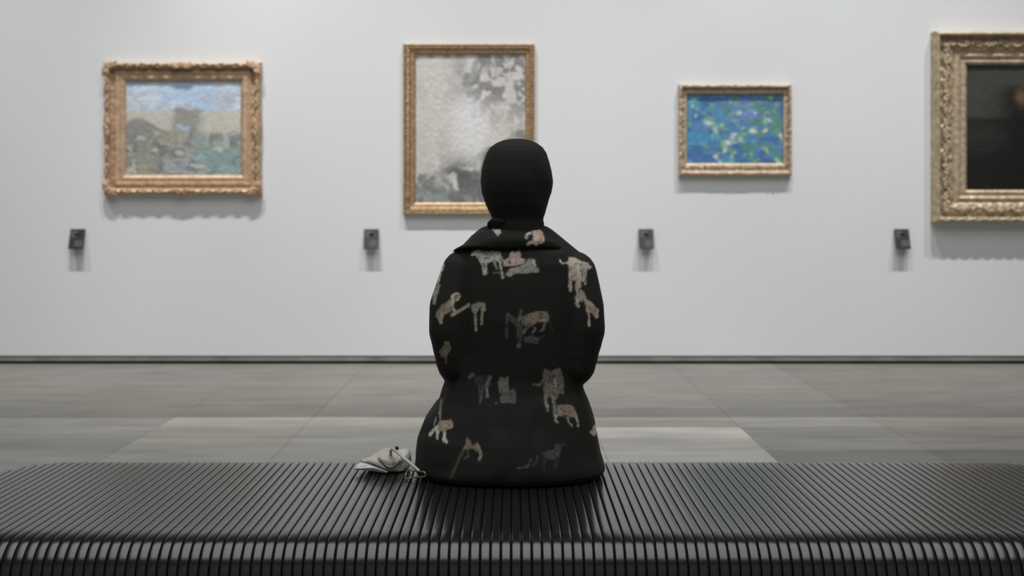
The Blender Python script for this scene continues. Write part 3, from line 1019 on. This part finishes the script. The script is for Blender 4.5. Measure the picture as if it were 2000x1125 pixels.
def frame_mesh(name, x0, x1, z0, z1, prof, disp=None, edge=None, step=0.006, wid=None):
    """moulding swept round a rectangle with mitred corners; prof = [(inset, height)]"""
    op = [prof[0]]
    for a, b_ in zip(prof[:-1], prof[1:]):
        n_ = max(1, int(math.hypot(b_[0] - a[0], b_[1] - a[1]) / step))
        for t in range(1, n_ + 1):
            op.append((a[0] + (b_[0] - a[0]) * t / n_, a[1] + (b_[1] - a[1]) * t / n_))
    k = len(op)
    V, Q = [], []
    for side in range(4):
        ln = (x1 - x0) if side % 2 == 0 else (z1 - z0)
        n_ = max(8, int(ln / step))
        b0 = len(V)
        for i in range(n_ + 1):
            t = i / n_
            for (o, h) in op:
                fo = o / prof[-1][0]
                wt, wr, wb, wl = [fo * q for q in wid]
                s = o + (ln - 2 * o) * t
                oo, hh = o, h
                if disp and h > 0.002:
                    hh = max(0.001, h + disp(side, s, o, ln))
                if edge and o < 0.012:
                    oo = o - edge(side, s, ln)
                lx, rx, tz, bz = x0 + wl, x1 - wr, z1 - wt, z0 + wb
                dq = o - oo
                if side == 0:   p = (lx + (rx - lx) * t, tz + dq)
                elif side == 1: p = (rx + dq, tz + (bz - tz) * t)
                elif side == 2: p = (rx + (lx - rx) * t, bz - dq)
                else:           p = (lx - dq, bz + (tz - bz) * t)
                V.append((p[0], WALL - hh, p[1]))
        for i in range(n_):
            for j in range(k - 1):
                a = b0 + i * k + j
                Q.append((a, a + 1, a + k + 1, a + k))
    return mesh_np(name, V, Q)


def vn(a, b, c=0.0):
    return float(noise3(np.array([[a, b, c]]))[0])


def canvas(name, x0, x1, z0, z1, h, fn, parent, res=0.0045):
    nx, nz = int((x1 - x0) / res), int((z1 - z0) / res)
    u, v = np.meshgrid(np.linspace(0, 1, nx + 1), np.linspace(0, 1, nz + 1))      # v=0 is the top
    V = np.stack([x0 + u * (x1 - x0), np.full_like(u, WALL - h), z1 - v * (z1 - z0)], -1).reshape(-1, 3)
    V[:, 1] -= (fbm(u.ravel() * (x1 - x0), v.ravel() * (z1 - z0), 45, 2) - 0.5) * 0.003
    i = np.arange(nx * nz)
    a = (i // nx) * (nx + 1) + i % nx
    Q = np.stack([a, a + nx + 1, a + nx + 2, a + 1], 1)
    m = mesh_np(name, V, Q)
    c = np.clip(fn(u.ravel(), v.ravel()) * KP, 0, .92)
    set_col(m, 'paint', c)
    o = add('canvas', shift(m, parent), M_paint, parent)
    return o


M_paint = attr_mat('oil_paint', 'paint', 0.55, 0.3)
KP = 1.30


def mixc(base, c, a):
    return base * (1 - a[:, None]) + srgb(c)[None] * a[:, None]


def warp(u, v, s, amt, z=0):
    return u + (fbm(u, v, s, 3, z) - .5) * amt, v + (fbm(u, v, s, 3, z + 5) - .5) * amt


def brush(col, u, v, s, amt, z=0.0, asp=1.0):
    n_ = fbm(u * s, v * s * asp, 1.0, 3, z)
    return col * (1 + amt * (n_ - 0.5) * 2)[:, None]


def paint_pale(u, v):      # generic pale bank: blue sky band, cream band, grey-green ground
    uu, w_ = warp(u, v, 5, 0.10)
    uu, w_ = warp(uu, w_, 16, 0.05, 4)
    c = np.tile(srgb((154, 174, 196)), (len(u), 1))
    c = mixc(c, (178, 188, 202), sstep(.40, .60, fbm(uu, w_, 6, 3, 2)) * .9)
    c = mixc(c, (150, 150, 150), sstep(.60, .70, fbm(uu, w_ * 3, 9, 3, 21)) * sstep(.08, .16, w_) * .5)
    c = mixc(c, (138, 144, 158), sstep(.72, .80, uu) * sstep(.96, .84, uu) * .5 * sstep(.04, .2, w_))
    c = mixc(c, (168, 166, 156), sstep(.31, .35, w_))
    c = mixc(c, (118, 119, 116), sstep(.36, .44, uu) * sstep(.68, .60, uu) * sstep(.28, .34, w_) * .85)
    c = mixc(c, (146, 164, 184), sstep(.42, .46, uu) * sstep(.60, .52, uu) * sstep(.46, .50, w_) * .9)
    gr = sstep(.50, .58, w_ + .08 * np.sin(uu * 5 + .6) + .05 * np.sin(uu * 13))
    c = mixc(c, (118, 119, 114), gr * sstep(.60, .46, uu) + gr * sstep(.55, .62, uu) * .6)
    c = mixc(c, (108, 132, 134), sstep(.55, .62, uu) * sstep(.54, .60, w_) * .85)
    c = mixc(c, (144, 152, 158), sstep(.56, .70, fbm(uu, w_ * 2, 9, 3, 33)) * sstep(.5, .62, w_) * .6)
    c = mixc(c, (142, 138, 120), sstep(.5, .68, fbm(uu, w_, 9, 3, 7)) * sstep(.5, .6, w_) * .6)
    c = mixc(c, (88, 90, 90), sstep(.52, .66, fbm(uu, w_, 12, 3, 11)) * sstep(.46, .60, w_) * .65)
    c = mixc(c, (178, 176, 168), sstep(.60, .70, fbm(uu, w_, 15, 3, 15)) * sstep(.5, .62, w_) * .6)
    return brush(c * 1.10 + .035, u, v, 40, .16, 1, 2.0)


def paint_mist(u, v):      # generic grey mist over dark mottled undergrowth
    uu, w_ = warp(u, v, 6, 0.10, 3)
    c = np.tile(srgb((180, 177, 172)), (len(u), 1))
    c = mixc(c, (200, 200, 202), np.exp(-((uu - .52) / .16) ** 2 - ((w_ - .38) / .3) ** 2) * .9)
    c = mixc(c, (166, 164, 160), sstep(.42, .60, fbm(uu, w_, 5, 3, 30)) * .6)
    n_ = fbm(uu, w_ * 1.2, 11, 4, 9)
    n2 = fbm(uu, w_ * 1.2, 24, 3, 19)
    top = sstep(.22, .85, uu + (n_ - .5) * .4) * sstep(.48, .05, w_ - uu * .12)
    c = mixc(c, (112, 111, 112), np.clip(sstep(.38, .56, n2 * .6 + n_ * .4) * top * 1.25, 0, .88))
    c = mixc(c, (122, 121, 121), sstep(.07, .02, w_) * sstep(.42, .55, n2) * .8)
    hill = w_ - (1.00 - .52 * sstep(.12, 1.0, uu))
    c = mixc(c, (118, 118, 116), sstep(-.03, .05, hill + (n_ - .5) * .30) * (.55 + .45 * sstep(.4, .55, n2)))
    c = mixc(c, (94, 96, 97), sstep(.84, .88, w_ + (n_ - .5) * .22) * .85)
    c = mixc(c, (84, 85, 87), np.exp(-((uu - .40) / .20) ** 2 - ((w_ - .80) / .10) ** 2) * sstep(.3, .5, n_))
    c = mixc(c, (132, 140, 142), sstep(.90, .96, w_) * sstep(.42, .55, fbm(uu, w_, 20, 2, 2)) * .7)
    return brush(c * 1.10, u, v, 45, .12, 4, 1.5)


def paint_pond(u, v):      # generic blue-green field with pale yellow dabs
    uu, w_ = warp(u, v, 9, 0.10, 1)
    c = np.tile(srgb((70, 118, 162)), (len(u), 1))
    c = mixc(c, (52, 94, 144), sstep(.46, .60, fbm(uu, w_, 9, 3, 4)) * .85)
    c = mixc(c, (110, 128, 186), np.exp(-((uu - .62) / .22) ** 2 - ((w_ - .25) / .2) ** 2) * .75)
    c = mixc(c, (60, 136, 170), sstep(.48, .62, fbm(uu, w_, 8, 3, 8)) * sstep(.65, .3, uu) * .8)
    c = mixc(c, (74, 126, 106), sstep(.48, .60, fbm(uu, w_, 12, 3, 12)) * sstep(.15, .5, uu) * .8)
    c = mixc(c, (44, 68, 104), sstep(.08, .0, w_) * .8 + sstep(.92, 1.0, w_) * .5 + sstep(.05, 0, uu) * .4)
    g = np.random.default_rng(5)
    for k in range(95):
        du, dv = .04 + .94 * g.random(), .06 + .9 * g.random()
        if du < .3 and g.random() < .55:
            continue
        ru, rv = .014 + .018 * g.random(), .018 + .022 * g.random()
        cc_ = [(140, 176, 150), (176, 198, 158), (120, 150, 100), (104, 164, 150), (112, 160, 118), (206, 210, 196)][k % 6]
        d2 = ((uu - du) / ru) ** 2 + ((w_ - dv) / rv) ** 2
        c = mixc(c, cc_, np.exp(-d2) * .8)
    return brush(c + .02, u, v, 30, .16, 6)


def paint_dusk(u, v):      # generic dark landscape at dusk with a dim upright shape
    uu, w_ = warp(u, v, 4, 0.05, 2)
    c = np.tile(srgb((58, 59, 56)), (len(u), 1))
    c = mixc(c, (66, 66, 62), np.exp(-((uu - .25) / .3) ** 2 - ((w_ - .2) / .3) ** 2) * .6)
    c = mixc(c, (34, 34, 32), sstep(.40, .44, w_))
    c = mixc(c, (48, 48, 45), np.exp(-((uu - .22) / .2) ** 2 - ((w_ - .56) / .07) ** 2) * .8)
    c = mixc(c, (24, 24, 22), sstep(.66, .76, w_))
    d2 = ((uu - .25) / (.07 + .06 * w_)) ** 2
    c = mixc(c, (22, 21, 20), np.exp(-d2) * sstep(.14, .24, w_) * .95)
    c = mixc(c, (120, 98, 78), np.exp(-((uu - .265) / .025) ** 2 - ((w_ - .27) / .06) ** 2) * .7)
    return brush(c, u, v, 30, .12, 3)


def scroll(kind=0):
    """carved acanthus scroll, about 1 unit long along x, thickness towards -y"""
    ps = []
    t = np.linspace(0, 1, 16)
    ang = t * 4.4
    rr = 0.30 * (1 - 0.75 * t)
    for sgn in (1, -1):
        xs_ = sgn * (0.20 + 0.0) + sgn * rr * np.cos(ang + 2.4)
        zs_ = 0.02 + rr * np.sin(ang + 2.4) * (1 if sgn > 0 else -1)
        path = np.stack([xs_, -0.13 - 0.10 * t, zs_], 1)
        ps.append(tube(path, np.interp(t, [0, .5, 1], [.10, .085, .11]), 7))
    for a_ in np.linspace(-1.0, 1.0, 5):
        tip = np.array([math.sin(a_) * .42, -.10, math.cos(a_) * .42 - .04])
        mid = tip * .55 + np.array([0, -.16, 0])
        ps.append(tube(curve([(0, -.08, -.05), mid, tip], 8), np.array([.05, .085, .10, .10, .095, .08, .055, .02]), 7))
    if kind == 1:
        for a_ in (-2.3, -1.7, 1.7, 2.3):
            tip = np.array([math.sin(a_) * .55, -.08, math.cos(a_) * .4])
            mid = tip * .55 + np.array([0, -.2, 0])
            ps.append(tube(curve([(0, -.1, 0), mid, tip], 8), np.array([.06, .1, .11, .11, .10, .085, .06, .02]), 7))
        ps.append(cone((0, -.22, -.02), .12, (0, -.25, .06), .10, 10, 3))
    return merge(ps)


SCR = {0: scroll(0), 1: scroll(1)}
_scr_cache = {}


def place_scroll(name, parent, mat, x, z, h, size, ang, kind=0, flip=1, thing=None):
    key = (kind, flip, mat.name)
    if key not in _scr_cache:
        V, Q = SCR[kind]
        V = V.copy()
        if flip < 0:
            V[:, 0] *= -1
            Q = [q[::-1] for q in Q]
        _scr_cache[key] = mesh_np('carved_' + ('cartouche' if kind else 'scroll'), V, Q)
    o = add(name, _scr_cache[key], mat, parent)
    L_ = thing.location
    o.location = (x - L_[0], WALL - h - L_[1], z - L_[2])
    o.rotation_euler = (0, ang, 0)
    o.scale = (size[0], size[2], size[1])
    return o


def painting(name, label, cat, ox, oy, ix, iy, ph, prof, mat, fn, disp=None, edge=None, ch=0.012):
    """ox, oy = outer frame pixels, ix, iy = picture pixels; ph = how far the frame stands off the wall"""
    x0, _, z1 = wallpt(ox[0], oy[0], ph * .6)
    x1, _, z0 = wallpt(ox[1], oy[1], ph * .6)
    a0, _, b1 = wallpt(ix[0], iy[0], ch)
    a1, _, b0 = wallpt(ix[1], iy[1], ch)
    th_ = empty(name, ((x0 + x1) / 2, WALL, z0), label, cat)
    wl, wt, wr_, wb = a0 - x0, z1 - b1, x1 - a1, b0 - z0
    fr_ = add('frame', shift(frame_mesh(name + '_frame', x0, x1, z0, z1, prof, disp, edge, wid=(wt + .004, wr_ + .004, wb + .004, wl + .004)), th_), mat, th_)
    m_ = 0.012
    canvas(name + '_canvas', a0 - m_, a1 + m_, b0 - m_, b1 + m_, ch, fn, th_)
    add('backing', shift(box(name + '_back', x0 + .02, x1 - .02, WALL - ch + .004, WALL - 0.0005, z0 + .02, z1 - .02), th_), M_back, th_, smooth=False)
    return th_, fr_, (x0, x1, z0, z1)


# 1: pale carved frame with swept edges
def d1(side, s, o, ln):
    a = 0.010 * (vn(s * 42, o * 60, side) - .5) if o < .085 else 0.002 * (vn(s * 60, o * 60, side) - .5)
    return a


def e1(side, s, ln):
    # the outer edge swells at the corners and the middle
    t = s / ln
    lobe = max(math.exp(-((t - .5) / .10) ** 2), math.exp(-(t / .09) ** 2), math.exp(-((t - 1) / .09) ** 2))
    return 0.006 * lobe + 0.007 * (vn(s * 40, 3.3, side) - .5) - .004


p1, f1_, R1 = painting('framed_painting', 'pale blue and green landscape in wide light gold carved frame, leftmost picture', 'painting', (203, 510), (121, 381), (245.5, 472), (158, 343), .062,
                       [(0, 0), (0, .034), (.010, .062), (.026, .070), (.042, .058), (.058, .020), (.070, .024), (.085, .036), (.118, .030), (.128, .036), (.140, .034), (.150, .026), (.160, .024), (.160, .006)],
                       M_gold1, paint_pale, d1, e1)
x0, x1, z0, z1 = R1
g = random.Random(3)
for side in range(4):
    ln = (x1 - x0) if side % 2 == 0 else (z1 - z0)
    n_ = 10 if side % 2 == 0 else 8
    for k in range(n_):
        s = ln * (k + .5) / n_
        cor = abs(k - (n_ - 1) / 2) < .6 if n_ % 2 else abs(k - (n_ - 1) / 2) < .6
        off = .032
        if side == 0:   x, z, an = x0 + s, z1 - off, 0
        elif side == 1: x, z, an = x1 - off, z1 - s, math.pi / 2
        elif side == 2: x, z, an = x1 - s, z0 + off, math.pi
        else:           x, z, an = x0 + off, z0 + s, -math.pi / 2
        place_scroll('leaf_scroll', f1_, M_gold1, x, z, .046, (.105 * g.uniform(.9, 1.1), .066, .105), an + g.uniform(-.15, .15), 0, 1 if k < n_ / 2 else -1, p1)
for (x, z, an) in ((x0 + .045, z1 - .045, -math.pi / 4), (x1 - .045, z1 - .045, math.pi / 4), (x1 - .045, z0 + .045, math.pi * .75), (x0 + .045, z0 + .045, -math.pi * .75)):
    place_scroll('corner_cartouche', f1_, M_gold1, x, z, .048, (.15, .11, .10), an, 1, 1, p1)
for (x, z, an) in (((x0 + x1) / 2, z1 - .034, 0), (x1 - .034, (z0 + z1) / 2, math.pi / 2), ((x0 + x1) / 2, z0 + .030, math.pi), (x0 + .034, (z0 + z1) / 2, -math.pi / 2)):
    place_scroll('centre_cartouche', f1_, M_gold1, x, z, .050, (.17, .085, .10), an, 1, 1, p1)


# 2: slim ribbed gilt frame
def d2(side, s, o, ln):
    if .012 < o < .06:
        return .004 * math.sin(s * 2 * math.pi / .022 + o * 60) + .004 * (vn(s * 60, o * 50, side) - .5)
    return .003 * (vn(s * 50, o * 50, side + 9) - .5)


p2, f2_, R2 = painting('framed_painting', 'tall grey misty picture in slim brown gilt frame, partly behind the head of the person', 'painting', (787.5, 1044), (86, 418), (811, 1027), (106, 396.5), .055,
                       [(0, 0), (0, .044), (.006, .050), (.014, .050), (.020, .036), (.034, .044), (.050, .040), (.062, .026), (.072, .030), (.080, .030), (.090, .020), (.096, .018), (.096, .006)],
                       M_gold2, paint_mist, d2)
x0, x1, z0, z1 = R2
bd = []
for side in range(4):
    ln = (x1 - x0) if side % 2 == 0 else (z1 - z0)
    n_ = int(ln / .026)
    for k in range(n_):
        s = ln * (k + .5) / n_
        off = .026
        if side == 0:   x, z = x0 + s, z1 - off
        elif side == 1: x, z = x1 - off, z1 - s
        elif side == 2: x, z = x1 - s, z0 + off
        else:           x, z = x0 + off, z0 + s
        e_ = (.007, 0) if side % 2 == 0 else (0, .007)
        bd.append(cone((x - e_[0], WALL - .042, z - e_[1]), .0075, (x + e_[0], WALL - .042, z + e_[1]), .0055, 8, 2))
o = add('bead_moulding', shift(mesh_np('bead_moulding', *merge(bd)), p2), M_gold2, f2_)
o['kind'] = 'stuff'


# 3: small beige frame, leaf-cut
def d3(side, s, o, ln):
    if o < .05:
        return .002 * math.sin(s * 2 * math.pi / .05 + 2 * math.sin(o * 80)) + .012 * (vn(s * 45, o * 45, side) - .5)
    return .001 * (vn(s * 45, o * 45, side) - .5)


p3, f3_, R3 = painting('framed_painting', 'small bright blue and green picture in beige gilt frame right of the person', 'painting', (1325.5, 1545.5), (165, 344), (1340.5, 1530), (183, 320), .052,
                       [(0, 0), (0, .040), (.008, .056), (.020, .058), (.028, .046), (.034, .020), (.050, .030), (.062, .030), (.070, .022), (.074, .020), (.074, .006)],
                       M_gold3, paint_pond, d3)
x0, x1, z0, z1 = R3
# the picture sits a little off centre: wide lower rail
for side in (0, 2):
    for k in range(9):
        s = (x1 - x0) * (k + .5) / 9
        x, z, an = (x0 + s, z1 - .018, 0) if side == 0 else (x1 - s, z0 + .022, math.pi)
        place_scroll('leaf_scroll', f3_, M_gold3, x, z, .042, (.085, .036, .05), an, 0, 1 if k < 5 else -1, p3)
for side in (1, 3):
    for k in range(7):
        s = (z1 - z0) * (k + .5) / 7
        x, z, an = (x1 - .018, z1 - s, math.pi / 2) if side == 1 else (x0 + .018, z0 + s, -math.pi / 2)
        place_scroll('leaf_scroll', f3_, M_gold3, x, z, .042, (.085, .030, .05), an, 0, 1 if k < 4 else -1, p3)


# 4: large deep carved frame, cut by the picture edge
def d4(side, s, o, ln):
    if .04 < o < .15:
        return .012 * (vn(s * 38, o * 45, side) - .5) + .004 * math.sin(s * 70) * math.sin(o * 70)
    return .003 * (vn(s * 50, o * 50, side) - .5)


p4, f4_, R4 = painting('framed_painting', 'large dark painting in deep ornate old gold frame, cut off at the right', 'painting', (1823, 2390), (62, 434), (1885.5, 2326), (126, 372), .095,
                       [(0, 0), (0, .075), (.008, .100), (.022, .108), (.034, .098), (.042, .046), (.060, .044), (.085, .056), (.11, .060), (.135, .052), (.150, .034), (.165, .042), (.180, .048), (.196, .036), (.212, .034), (.224, .040), (.236, .028), (.244, .026), (.244, .006)],
                       M_gold4, paint_dusk, d4, lambda sd, s, ln: .004 * (vn(s * 40, 1.3, sd) - .5))
x0, x1, z0, z1 = R4
g = random.Random(9)
for side in range(4):
    ln = (x1 - x0) if side % 2 == 0 else (z1 - z0)
    n_ = 20 if side % 2 == 0 else 14
    for k in range(n_):
        s = .07 + (ln - .14) * (k + .5) / n_
        off = .095
        if side == 0:   x, z, an = x0 + s, z1 - off, 0
        elif side == 1: x, z, an = x1 - off, z1 - s, math.pi / 2
        elif side == 2: x, z, an = x1 - s, z0 + off, math.pi
        else:           x, z, an = x0 + off, z0 + s, -math.pi / 2
        place_scroll('leaf_scroll', f4_, M_gold4, x, z, .046, (.115 * g.uniform(.9, 1.1), .088 * g.uniform(.9, 1.1), .10), an + g.uniform(-.2, .2) + (math.pi if k % 2 else 0), 1 if k % 3 == 0 else 0, 1, p4)
for k in range(26):
    s = .04 + (x1 - x0 - .08) * (k + .5) / 26
    place_scroll('edge_leaf', f4_, M_gold4, x1 - s, z0 + .022, .088, (.09, .05, .08), math.pi, 0, 1, p4)

# ------------------------------------------------------------------ wall labels
LABELS = [(150.5, 'black caption plate on the wall below the pale blue landscape at far left'),
          (725, 'black caption plate on the wall left of the tall grey picture'),
          (1262, 'black caption plate on the wall left below the small blue picture'),
          (1762, 'black caption plate on the wall left of the large dark painting')]
plate_m = text_ms = None
for xc_, lab in LABELS:
    x, _, z = wallpt(xc_, 467, .03)
    t_ = empty('caption_plate', (x, WALL, z), lab, 'caption plate')
    if plate_m is None:
        # plate tilted: upper edge near the wall, lower edge standing off
        def tilt(V):
            V = np.array(V, float)
            f = (0.075 - V[:, 2]) / 0.15
            V[:, 1] += -0.010 - 0.050 * f
            return V
        v_, q_ = box_data(-.055, .055, -.004, .004, -.075, .075, .0015)
        plate_m = mesh_np('caption_plate_face', tilt(v_), q_)
        v1_, q1_ = box_data(-.045, .005, -.0055, -.0035, .012, .062)
        v2_, q2_ = box_data(-.012, .046, -.0055, -.0035, -.055, -.008)
        text_ms = [mesh_np('caption_text', tilt(v1_), q1_), mesh_np('caption_text', tilt(v2_), q2_)]
        br_m = box('caption_bracket', -.016, .016, -.034, -.0003, -.030, .045, .001)
    add('plate', plate_m, M_plate, t_, smooth=False)
    for tm in text_ms:
        add('text_block', tm, M_text, t_, smooth=False)
    add('bracket', br_m, M_plate, t_, smooth=False)
